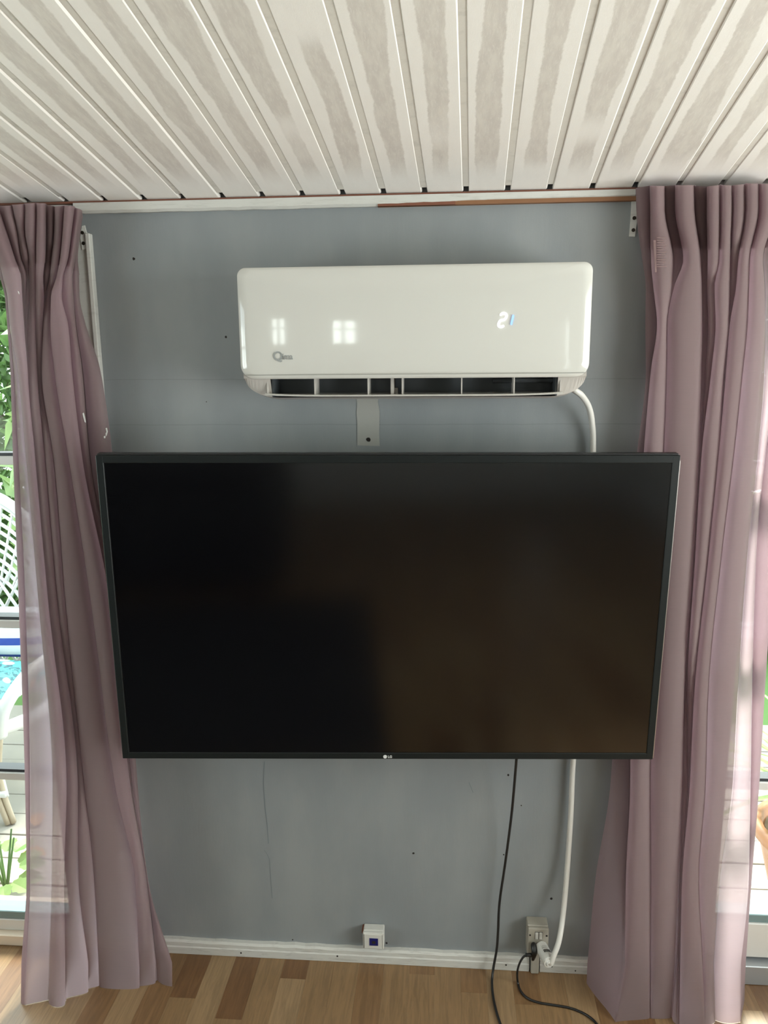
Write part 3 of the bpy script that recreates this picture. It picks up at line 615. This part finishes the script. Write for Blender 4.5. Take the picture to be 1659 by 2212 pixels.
# ================================================================== CURTAINS
def pchip(xs, ys, x):
    if x <= xs[0]: return ys[0]
    if x >= xs[-1]: return ys[-1]
    n = len(xs); i = 0
    while xs[i+1] < x: i += 1
    def slope(k):
        if k == 0: return (ys[1]-ys[0])/(xs[1]-xs[0])
        if k == n-1: return (ys[-1]-ys[-2])/(xs[-1]-xs[-2])
        a = (ys[k]-ys[k-1])/(xs[k]-xs[k-1]); b = (ys[k+1]-ys[k])/(xs[k+1]-xs[k])
        return 0 if a*b <= 0 else 2*a*b/(a+b)
    h = xs[i+1]-xs[i]; t = (x-xs[i])/h; m0, m1 = slope(i)*h, slope(i+1)*h
    return ys[i]*(2*t**3-3*t*t+1)+m0*(t**3-2*t*t+t)+ys[i+1]*(-2*t**3+3*t*t)+m1*(t**3-t*t)
def curtain(name, label, rows, top, hem, amp, flat, ytop, bow, ymin, vfloor, hem_folds, nper=14, nv=140):
    """rows: {py: fold boundaries (px)}; top/hem: (px, py) of each boundary; amp: fold depth in m; flat: per fold shape 0 round..1 flat"""
    nb = len(top); pys = sorted(rows); seqs = [[rows[y][k] for y in pys] for k in range(nb)]
    vs = []; uv = []; nu = (nb-1)*nper+1
    for j in range(nv+1):
        v = j/nv; v = v**.9
        for i in range(nu):
            k = min(i//nper, nb-2); t = (i-k*nper)/nper
            pt = top[k][1]+(top[k+1][1]-top[k][1])*t; ph = hem[k][1]+(hem[k+1][1]-hem[k][1])*t + bow[k]*math.sin(math.pi*t)
            py = pt+(ph-pt)*v
            def bnd(q):
                if py <= pys[-1]: return pchip(pys, seqs[q], py)
                w = min(1, (py-pys[-1])/max(1e-6, ph-pys[-1])); return seqs[q][-1]+(hem[q][0]-seqs[q][-1])*w
            b0_, b1_ = bnd(k), bnd(k+1); wd = b1_-b0_
            a_ = .225*(1-flat[k])*min(1, wd/14) if wd > 0 else 0
            g = t-a_*math.sin(2*math.pi*t)
            px = b0_+wd*g
            A = amp[k]*1.45*max(.08, min(1, wd/24)); prof = math.sin(math.pi*t)**(.72 if flat[k] < .5 else .5)
            hb = px if v < 1 else hem[k][0]+(hem[k+1][0]-hem[k][0])*t
            yh = onZ(hem[k][0]+(hem[k+1][0]-hem[k][0])*g, ph, 0.0).y
            yb = ytop[k]+(ytop[k+1]-ytop[k])*t; A = min(A, yb-ymin); yt = yb - A*prof
            pass
            w = v**4 if vfloor is None else max(0.0, (v-vfloor)/(1-vfloor))**1.5; Y = yt*(1-w)+yh*w - A*prof*(w*(1-w))
            Y = min(Y, -.031)
            P = onY(px, py, Y)
            if j == nv: P.z = max(P.z, 0.0015)
            vs.append(P); uv.append((i/nu*1.6, (1-v)*2.0))
    fs = [(j*nu+i, j*nu+i+1, (j+1)*nu+i+1, (j+1)*nu+i) for j in range(nv) for i in range(nu-1)]
    o = raw(name, vs, fs, M['curtain'], None, True); ul = o.data.uv_layers.new(name='UVMap')
    for p in o.data.polygons:
        for li in p.loop_indices: ul.data[li].uv = uv[o.data.loops[li].vertex_index]
    tag(o, label, 'curtain')
    for k in hem_folds:        # the turned side hem: a second layer behind the edge fold
        cols = list(range(k*nper, (k+1)*nper+1)); nc = len(cols)
        hv = [vs[j*nu+i]+Vector((0, .003, 0)) for j in range(nv+1) for i in cols]
        raw('side_hem', hv, [(j*nc+i, j*nc+i+1, (j+1)*nc+i+1, (j+1)*nc+i) for j in range(nv) for i in range(nc-1)], M['curtain'], o, True).data.uv_layers.new(name='UVMap')
    hv = [vs[j*nu+i]+Vector((0, .003, 0)) for j in range(9) for i in range(nu)]
    raw('heading_tape', hv, [(j*nu+i, j*nu+i+1, (j+1)*nu+i+1, (j+1)*nu+i) for j in range(8) for i in range(nu-1)], M['curtain'], o, True).data.uv_layers.new(name='UVMap')
    return o
rowsL = {440: [-75, -65, -50, -5, 25, 52, 77, 98, 118, 139, 161, 178, 182], 500: [-45, -38, -30, 14, 36, 54, 77, 98, 117, 135, 154, 170, 173], 560: [-12, -8, -3, 32, 47, 62, 78, 97, 111, 129, 146, 162, 167],
 600: [0, 3, 6, 46, 58, 63, 77, 93, 107, 121, 137, 157, 171], 640: [10, 14, 15, 48, 55, 64, 77, 95, 99, 110, 134, 159, 172], 700: [15, 19, 20, 52, 55, 61, 77, 92, 93, 109, 147, 164, 185], 800: [22, 29, 38, 60, 60.5, 61, 80, 90, 91, 117, 156, 178, 217],
 990: [28, 39, 56, 76, 76.5, 77, 97, 115, 115.5, 148, 178, 194, 244], 1300: [40, 54, 83, 104, 104.5, 105, 124, 141, 141.5, 196, 238, 250, 272], 1700: [54, 64, 114, 144, 144.5, 145, 168, 183, 183.5, 249, 282, 286, 298],
 1900: [57, 64, 112, 139, 139.5, 140, 170, 203, 203.5, 292, 316, 317, 320], 2080: [46, 57, 107, 141, 141.5, 142, 190, 213, 214, 300, 336, 338, 372]}
topL = [(-75, 446), (-65, 446), (-50, 446), (-5, 446), (25, 443), (52, 440), (77, 438), (98, 440), (118, 447), (139, 443), (161, 446), (178, 455), (182, 468)]
hemL = [(45, 2168), (53, 2172), (105, 2160), (141, 2164), (142, 2163), (143, 2162), (190, 2140), (214, 2128), (216, 2128), (300, 2132), (336, 2121), (340, 2118), (372, 2132)]
ampL = [.012, .012, .060, .045, .045, .045, .05, .035, .045, .06, .05, .03]
flatL = [.8, .9, .3, .2, .1, .1, .1, .4, .1, .2, .4, .8]
ytL = [-.040, -.040, -.040, -.042, -.052, -.052, -.052, -.052, -.052, -.052, -.052, -.045, -.034]
curL = curtain('mauve_curtain', 'dusty mauve pleated curtain left of the television, hem crumpled on the floor', rowsL, topL, hemL, ampL, flatL, ytL, [1, 0, 14, 0, 0, 0, 0, 0, 8, 3, 0, 4], -.165, None, (0,))
rowsR = {405: [1374, 1404, 1436, 1459, 1499, 1528, 1556, 1582, 1610, 1640, 1672, 1700, 1725], 450: [1375, 1405, 1436, 1459, 1500, 1528, 1556, 1582, 1610, 1640, 1675, 1700, 1725], 560: [1387, 1406, 1454, 1476, 1514, 1529, 1554, 1577, 1595, 1620, 1648, 1690, 1715],
 620: [1395, 1411, 1452, 1456, 1516, 1528, 1544, 1576, 1590, 1618, 1652, 1690, 1715], 700: [1394, 1419, 1441, 1442, 1517, 1530, 1546, 1574, 1577, 1615, 1653, 1685, 1710], 800: [1395, 1406, 1440, 1441, 1515, 1524, 1537, 1564, 1569, 1605, 1651, 1680, 1700],
 970: [1377, 1391, 1434, 1435, 1510, 1512, 1517, 1552, 1554, 1587, 1638, 1655, 1690], 1200: [1352, 1375, 1424, 1425, 1498, 1499, 1502, 1529, 1531, 1559, 1614, 1634, 1672], 1500: [1330, 1363, 1412, 1413, 1478, 1479, 1485, 1498, 1500, 1530, 1593, 1625, 1652],
 1700: [1318, 1361, 1405, 1406, 1473, 1475, 1485, 1488, 1490, 1524, 1582, 1622, 1640], 1900: [1286, 1352, 1406, 1407, 1465, 1467, 1470, 1472, 1474, 1510, 1555, 1618, 1624], 2080: [1269, 1350, 1405, 1406, 1458, 1461, 1466, 1469, 1470, 1518, 1541, 1601, 1611]}
topR = [(1374, 406), (1404, 401), (1436, 402), (1459, 400), (1499, 400), (1528, 404), (1556, 398), (1582, 402), (1610, 396), (1640, 397), (1672, 397), (1700, 397), (1725, 397)]
hemR = [(1267, 2125), (1330, 2210), (1403, 2200), (1406, 2200), (1449, 2198), (1452, 2199), (1462, 2214), (1466, 2215), (1468, 2215), (1522, 2222), (1545, 2204), (1600, 2208), (1608, 2160)]
ampR = [.010, .055, .006, .060, .010, .045, .050, .040, .055, .050, .014, .012]
flatR = [.9, .3, .8, .25, .8, .1, .1, .1, .15, .3, .9, .8]
ytR = [-.034, -.036, -.036, -.036, -.036, -.036, -.036, -.036, -.036, -.036, -.036, -.036, -.036]
curR = curtain('mauve_curtain', 'dusty mauve pleated curtain right of the television, glowing where the door light shines through', rowsR, topR, hemR, ampR, flatR, ytR, [0, 0, 0, 3, 0, 4, 0, 0, 6, 2, 5, 0], -.097, .665, (11,))
# paint flecks on the left cloth, stitched marks on the right one
def on_cloth(o, px, py):
    best = None
    for v in o.data.vertices:
        d = v.co-CAM; z = d.dot(_f); qx = CX+F_PX*d.dot(_r)/z; qy = CY-F_PX*d.dot(_u)/z; e = (qx-px)**2+(qy-py)**2
        if e < 90 and (best is None or e*.02+z*60 < best[0]): best = (e*.02+z*60, v.co.y)
    return onY(px, py, (best[1] if best else -.1)-.0025)
def fleck(o, name, pts, m):
    c_ = [sum(p[0] for p in pts)/len(pts), sum(p[1] for p in pts)/len(pts)]; Y = on_cloth(o, *c_).y
    return raw(name, [onY(a, b, Y) for a, b in pts], [tuple(range(len(pts)))], m, o)
for pts in ([(228, 925), (231, 924), (233, 932), (231, 940), (228, 944), (227, 938), (230, 933)], [(224, 943), (227, 941), (228, 946), (225, 947)], [(178, 893), (181, 891), (184, 902), (186, 913), (183, 912), (180, 902)], [(38, 628), (41, 630), (42, 636), (40, 634)]): fleck(curL, 'paint_fleck', pts, M['rail'])
for k in range(13): y_ = 513+k*5.2; fleck(curR, 'stitched_mark', [(1419, y_), (1440-(k % 3)*3, y_), (1440-(k % 3)*3, y_+1.4), (1419, y_+1.4)], M['mark'])
fleck(curR, 'stitched_mark', [(1411.5, 519), (1417, 519), (1418.5, 588), (1415, 588)], M['mark'])
# curtain rails
for (x0, x1, lab) in ((-2.3, -.91, 'white curtain rail above the left curtain'), (.448, 1.9, 'white curtain rail above the right curtain')):
    r = bx('curtain_rail', x0, x1, -.027, -.013, 2.022, 2.040, M['rail'], None, .003, 2); tag(r, lab, 'curtain rail')
# fixing straps
def strap(pix, Y, label, holes):
    pts = [(onY(a, b, Y).x, onY(a, b, Y).z) for a, b in pix]; o = obj('fixing_strap', extrude_outline(pts[::-1], Y-.0025, Y), M['strap']); tag(o, label, 'bracket')
    for a, b in holes:
        p = onY(a, b, Y); m_ = bmesh.new(); cyl(m_, (p.x, Y-.0024, p.z), (0, -1, 0), .0042, .0012, 14); obj('screw_head', m_, M['screw'], o)
    return o
strap([(1364, 431), (1378, 431), (1377, 470), (1371, 511.5), (1358.5, 511), (1362, 470)], 0, 'white painted metal strap with two dark screws beside the right curtain top', [(1369.5, 471.5), (1367.5, 497.5)])
ls = strap([(178, 488.5), (184, 487), (190, 512), (189, 538), (178.5, 540), (174, 513)], -.012, 'white painted metal strap with two screws on the left architrave', [(179, 503), (181.5, 526)])

# ================================================================== OUTSIDE
GZ = -.17
g = struct(bx('ground', -9, 9, .2, 9, GZ-.10, GZ-.03, M['soil']), 'grassy garden ground')
dk = struct(bx('deck', -3.6, 3.2, .17, 1.9, GZ-.028, GZ-.022, M['darkvoid']), 'weathered timber deck outside the doors')
bmk = box(bmesh.new(), -3.4, 3.4, 0, .138, -.022, 0, .002, 1); pme = bpy.data.meshes.new('plank'); bmk.to_mesh(pme); bmk.free(); pme.materials.append(M['deck'])
for i in range(12):
    o = link('plank', pme, None, dk); o.location = (-.2+rnd.uniform(-.02, .02), .18+i*.144, GZ+rnd.uniform(-.002, .002))
def leaf_cloud(n, fn, size, seed, nrm_up=.4):
    R = random.Random(seed); vs = []; fs = []
    for _ in range(n):
        c_ = Vector(fn(R)); a = Vector((R.gauss(0, 1), R.gauss(0, 1), R.gauss(0, .6)-.3)).normalized(); b = a.cross(Vector((R.gauss(0, 1), R.gauss(0, 1), R.gauss(0, 1)))).normalized(); s = size*R.uniform(.6, 1.3); k = len(vs)
        nn = a.cross(b)
        vs += [c_-a*s, c_+b*s*.38-a*s*.1+nn*s*.1, c_+a*s, c_-b*s*.38-a*s*.1+nn*s*.1]; fs += [(k, k+1, k+2), (k, k+2, k+3)]
    return vs, fs
def bush(x, y, rx, ry, h, n, size, m, label, seed, cat='bush', name='garden_bush'):
    root = empty(name, (x, y, GZ-.03)); tag(root, label, cat, None)
    def fn(R):
        while True:
            p = (R.uniform(-1, 1), R.uniform(-1, 1), R.uniform(0, 1))
            d = p[0]**2+p[1]**2+((p[2]-.45)/.6)**2
            if .45 < d < 1+.25*R.random(): return (p[0]*rx, p[1]*ry, p[2]*h)
    vs, fs = leaf_cloud(n, fn, size, seed); f = raw('foliage', vs, fs, m, root); f['kind'] = 'stuff'
    b = bmesh.new()
    for k in range(5): a = k*1.3; tube(b, [(0, 0, 0), (math.cos(a)*rx*.25, math.sin(a)*ry*.25, h*.45), (math.cos(a)*rx*.5, math.sin(a)*ry*.5, h*.8)], [.03, .02, .008], 6)
    obj('stems', b, M['bark'], root); return root
bush(-2.75, 3.4, 1.3, .8, 2.9, 17000, .068, M['hedge'], 'tall dense green bush behind the wicker chair', 3)
bush(-1.85, 2.05, .42, .35, 2.35, 420, .12, M['light_leaf'], 'young light-green shrub with broad leaves seen through the left door', 5, 'shrub', 'broad_leaf_shrub')
bush(3.0, 3.2, 1.5, .8, 2.5, 11000, .075, M['hedge'], 'green bush beyond the deck behind the right door', 6)
# wicker armchair
wc = empty('wicker_chair', (-2.12, 1.08, GZ)); tag(wc, 'white wicker armchair with a fan-shaped woven back and floral cushion on the deck', 'chair')
def arch(t, rx, z0, z1, y): a = math.pi*t; return Vector((-math.cos(a)*rx, y, z0+(z1-z0)*math.sin(a)**.85))
b = bmesh.new(); tube(b, [arch(k/24, .42, .62, 1.30, .26) for k in range(25)], .022, 8); obj('back_frame', b, M['wicker'], wc, True)
b = bmesh.new()
for i in range(9): tube(b, [arch(k/24, .40-.020*i, .64-.004*i, 1.27-.043*i, .255+.006*(i % 2)) for k in range(25)], .0085, 5)
for k in range(1, 24): tube(b, [arch(k/24, .41, .63, 1.28, .258), arch(k/24, .23, .61, .92, .258)], .006, 5)
w_ = obj('woven_back', b, M['wicker'], wc); w_['kind'] = 'stuff'
b = bmesh.new()
for s in (-1, 1):
    for i in range(-7, 8):
        x0 = i*.062; pa_ = Vector((x0-s*.16, .25+.004*s, .38)); pb_2 = Vector((x0+s*.16, .25+.004*s, .92))
        if abs(pa_.x) < .42 and abs(pb_2.x) < .42: tube(b, [pa_, pb_2], .0075, 5)
l_ = obj('lattice', b, M['wicker'], wc); l_['kind'] = 'stuff'
b = bmesh.new(); tube(b, [(-.42, .26, .62), (-.42, .26, .36), (.42, .26, .36), (.42, .26, .62)], .02, 8); tube(b, [(-.42, .25, .60), (.42, .25, .60)], .012, 6); obj('lower_frame', b, M['wicker'], wc)
b = bmesh.new(); ring = [(.42*math.cos(a), -.02-.34*math.sin(a), .40) for a in [math.pi*k/18 for k in range(19)]]; tube(b, [(.42, .25, .40)]+ring+[(-.42, .25, .40)], .028, 8); obj('seat_rim', b, M['wicker'], wc, True)
for s in (-1, 1):
    b = bmesh.new(); tube(b, smooth_path([(s*.42, .25, .72), (s*.46, .05, .64), (s*.45, -.18, .62), (s*.40, -.28, .52), (s*.37, -.28, .40)], 6), .026, 8); obj('arm', b, M['wicker'], wc, True)
    for (lx, ly) in ((.34, -.26), (.36, .22)):
        b = bmesh.new()
        for k in range(3): tube(b, smooth_path([(s*lx+.018*math.cos(k*2.1), ly+.018*math.sin(k*2.1), .40), (s*(lx-.02)+.014*math.cos(k*2.1), ly+.014*math.sin(k*2.1), .2), (s*(lx+.02)+.012*math.cos(k*2.1), ly+.012*math.sin(k*2.1), .008)], 4), .012, 6)
        obj('leg', b, M['rattan'], wc, True)
    b = bmesh.new(); tube(b, smooth_path([(s*.35, -.26, .12), (s*.2, -.10, .26), (0, .0, .30)], 5), .014, 7); obj('brace', b, M['wicker'], wc, True)
b = bmesh.new(); tube(b, [(-.36, -.27, .14), (.36, -.27, .14)], .014, 7); obj('stretcher', b, M['wicker'], wc, True)
def cushion(name, w, d, h, m, label, locn, rot=(0, 0, 0), group=None):
    b = bmesh.new(); nx = 14; gr = []
    for sgn in (1, -1):
        G = []
        for i in range(nx+1):
            row = []
            for j in range(nx+1):
                u_, v_ = i/nx*2-1, j/nx*2-1; e = ((1-abs(u_)**3)*(1-abs(v_)**3))**.5; row.append(b.verts.new((u_*w/2, v_*d/2, sgn*(h*.12+h*.38*e))))
            G.append(row)
        gr.append(G)
        for i in range(nx):
            for j in range(nx):
                q_ = (G[i][j], G[i+1][j], G[i+1][j+1], G[i][j+1]); b.faces.new(q_ if sgn > 0 else q_[::-1])
    n_ = nx; rim = [(i, 0) for i in range(n_)]+[(n_, j) for j in range(n_)]+[(n_-i, n_) for i in range(n_)]+[(0, n_-j) for j in range(n_)]
    for a_, c_ in zip(rim, rim[1:]+rim[:1]): b.faces.new((gr[0][a_[0]][a_[1]], gr[1][a_[0]][a_[1]], gr[1][c_[0]][c_[1]], gr[0][c_[0]][c_[1]]))
    bmesh.ops.recalc_face_normals(b, faces=b.faces); o = obj(name, b, m, None, True); o.location = locn; o.rotation_euler = rot; tag(o, label, 'cushion'); return o
cushion('seat_cushion', .74, .48, .17, M['floral'], 'flowered teal and white seat cushion on the wicker chair', (-2.12, .96, GZ+.515))
cushion('striped_cushion', .72, .22, .11, M['stripe'], 'blue and white striped cushion leaning on the wicker chair back', (-2.12, 1.235, GZ+.675), (math.radians(80), 0, 0))
# footstool in front of the chair
ft = empty('wicker_footstool', (-1.98, .45, GZ)); tag(ft, 'low cream rattan footstool in front of the wicker chair', 'footstool')
b = bmesh.new(); tube(b, [(.26*math.cos(2*math.pi*k/20), .2*math.sin(2*math.pi*k/20), .24) for k in range(21)], .02, 8); obj('rim', b, M['wicker'], ft, True)
for k in range(4):
    a = math.pi/4+k*math.pi/2; b = bmesh.new(); tube(b, smooth_path([(.25*math.cos(a), .19*math.sin(a), .24), (.22*math.cos(a), .165*math.sin(a), .13), (.27*math.cos(a), .21*math.sin(a), .01)], 5), .016, 7); obj('leg', b, M['rattan'], ft, True)
cushion('footstool_cushion', .50, .38, .12, M['floral'], 'flowered cushion lying on the low rattan footstool', (-1.98, .45, GZ+.322))
# small bramble plant by the left door, dry leaves
def big_leaf(name, c_, L, w, ax_, nrm_, m, parent):
    ax_ = Vector(ax_).normalized(); nrm_ = Vector(nrm_); nrm_ = (nrm_-ax_*nrm_.dot(ax_)).normalized(); sd = ax_.cross(nrm_); vs = []; n_ = 8
    for i in range(n_+1):
        t = i/n_; ww = w*math.sin(math.pi*min(1, t*.92+.06))**.8*(1+.12*(-1)**i); p_ = Vector(c_)+ax_*L*t-nrm_*L*.25*t*t
        vs += [p_-sd*ww+nrm_*ww*.25, p_, p_+sd*ww+nrm_*ww*.25]
    fs = []
    for i in range(n_):
        for k in (0, 1): fs.append((i*3+k, i*3+k+1, i*3+k+4, i*3+k+3))
    return raw(name, vs, fs, m, parent)
bpnt = empty('bramble_plant', (-1.55, .42, GZ)); tag(bpnt, 'small bramble with ribbed pale green leaves outside the left door', 'plant')
for i in range(13):
    a = i*2.4; h_ = .06+.17*((i*7) % 5)/5; big_leaf('leaf', (.05*math.cos(a), .05*math.sin(a), h_), .085, .028, (math.cos(a), math.sin(a)*.8, .15), (0, -.4, 1), M['light_leaf'], bpnt)
b = bmesh.new()
for i in range(5): a = i*1.3; tube(b, [(0, 0, 0), (.05*math.cos(a), .05*math.sin(a), .22)], [.005, .003], 5)
obj('stem', b, M['hedge'], bpnt)
for i, (x_, y_, w_h) in enumerate(((-1.60, .62, 'between the footstool and the wicker chair'), (-1.64, .80, 'beside the right legs of the wicker chair'), (-1.50, .27, 'between the bramble and the left door'))):
    o = big_leaf('fallen_leaf', (0, 0, 0), .09, .03, (math.cos(i*2), math.sin(i*2), .25), (0, 0, 1), M['dry'], None); o.location = (x_, y_, GZ+.012); tag(o, 'dry brown fallen leaf '+w_h, 'leaf', 'fallen leaves')
# potted strap-leaf plant by the right door
pot = empty('plant_pot', (1.24, .50, GZ)); tag(pot, 'terracotta plant pot on the deck outside the right door', 'plant pot')
obj('pot_body', lathe(bmesh.new(), [(.10, 0), (.135, .10), (.165, .22), (.178, .27), (.195, .275), (.195, .315), (.170, .315), (.160, .28), (.02, .275)], (0, 0, 0), 28), M['terra'], pot, True)
obj('soil', lathe(bmesh.new(), [(.158, .270), (.158, .292), (.02, .295)], (0, 0, 0), 20), M['bark'], pot)
pl = empty('strap_leaf_plant', (1.24, .50, GZ+.285)); tag(pl, 'grassy plant with long arching striped leaves in the terracotta pot', 'plant')
R2 = random.Random(12)
for i in range(64):
    a = R2.uniform(0, 2*math.pi); L = R2.uniform(.32, .72); lean = R2.uniform(.25, 1.0); w = R2.uniform(.008, .013); vs = []; n_ = 8; d_ = Vector((math.cos(a), math.sin(a), 0)); sd = Vector((-math.sin(a), math.cos(a), 0))
    for k in range(n_+1):
        t = k/n_; p_ = d_*(L*lean*t*(.5+.5*t))+Vector((0, 0, L*(1.15*t-1.05*lean*t*t))); ww = w*(1-t**3)+.0008; vs += [p_-sd*ww, p_+Vector((0, 0, -.003)), p_+sd*ww]
    raw('leaf', vs, [f for k in range(n_) for f in ((k*3, k*3+1, k*3+4, k*3+3), (k*3+1, k*3+2, k*3+5, k*3+4))], M['strap_leaf'], pl)
# ================================================================== unseen couch behind the camera, added to darken the left of the television's reflection
sf = empty('unseen_sofa', (-1.55, -3.5, 0)); tag(sf, 'unseen charcoal couch facing the television, added to darken its reflection', 'unseen_sofa')
bx('base', -1.0, 1.0, -.45, .45, .08, .40, M['unseen_sofa'], sf, .04, 3); bx('backrest', -1.0, 1.0, -.45, -.20, .36, .85, M['unseen_sofa'], sf, .06, 3)
for s in (-1, 1):
    bx('armrest', s*.92-.10, s*.92+.10, -.45, .45, .30, .62, M['unseen_sofa'], sf, .05, 3); bx('seat_pad', -.82 if s < 0 else .01, -.01 if s < 0 else .82, -.20, .46, .39, .52, M['unseen_sofa'], sf, .04, 3)
    for yy in (-.36, .36): b = bmesh.new(); cyl(b, (s*.9, yy, 0), (0, 0, 1), .02, .09, 10); obj('foot', b, M['bark'], sf)
bx_r = bx('unseen_rug', -2.6, -.05, -3.0, -1.25, .0005, .009, M['unseen_sofa'], None, .003, 1); tag(bx_r, 'dark charcoal rug on the laminate between the sofa and the television', 'unseen_rug')  # out of view, added so the screen mirrors dark at its lower left
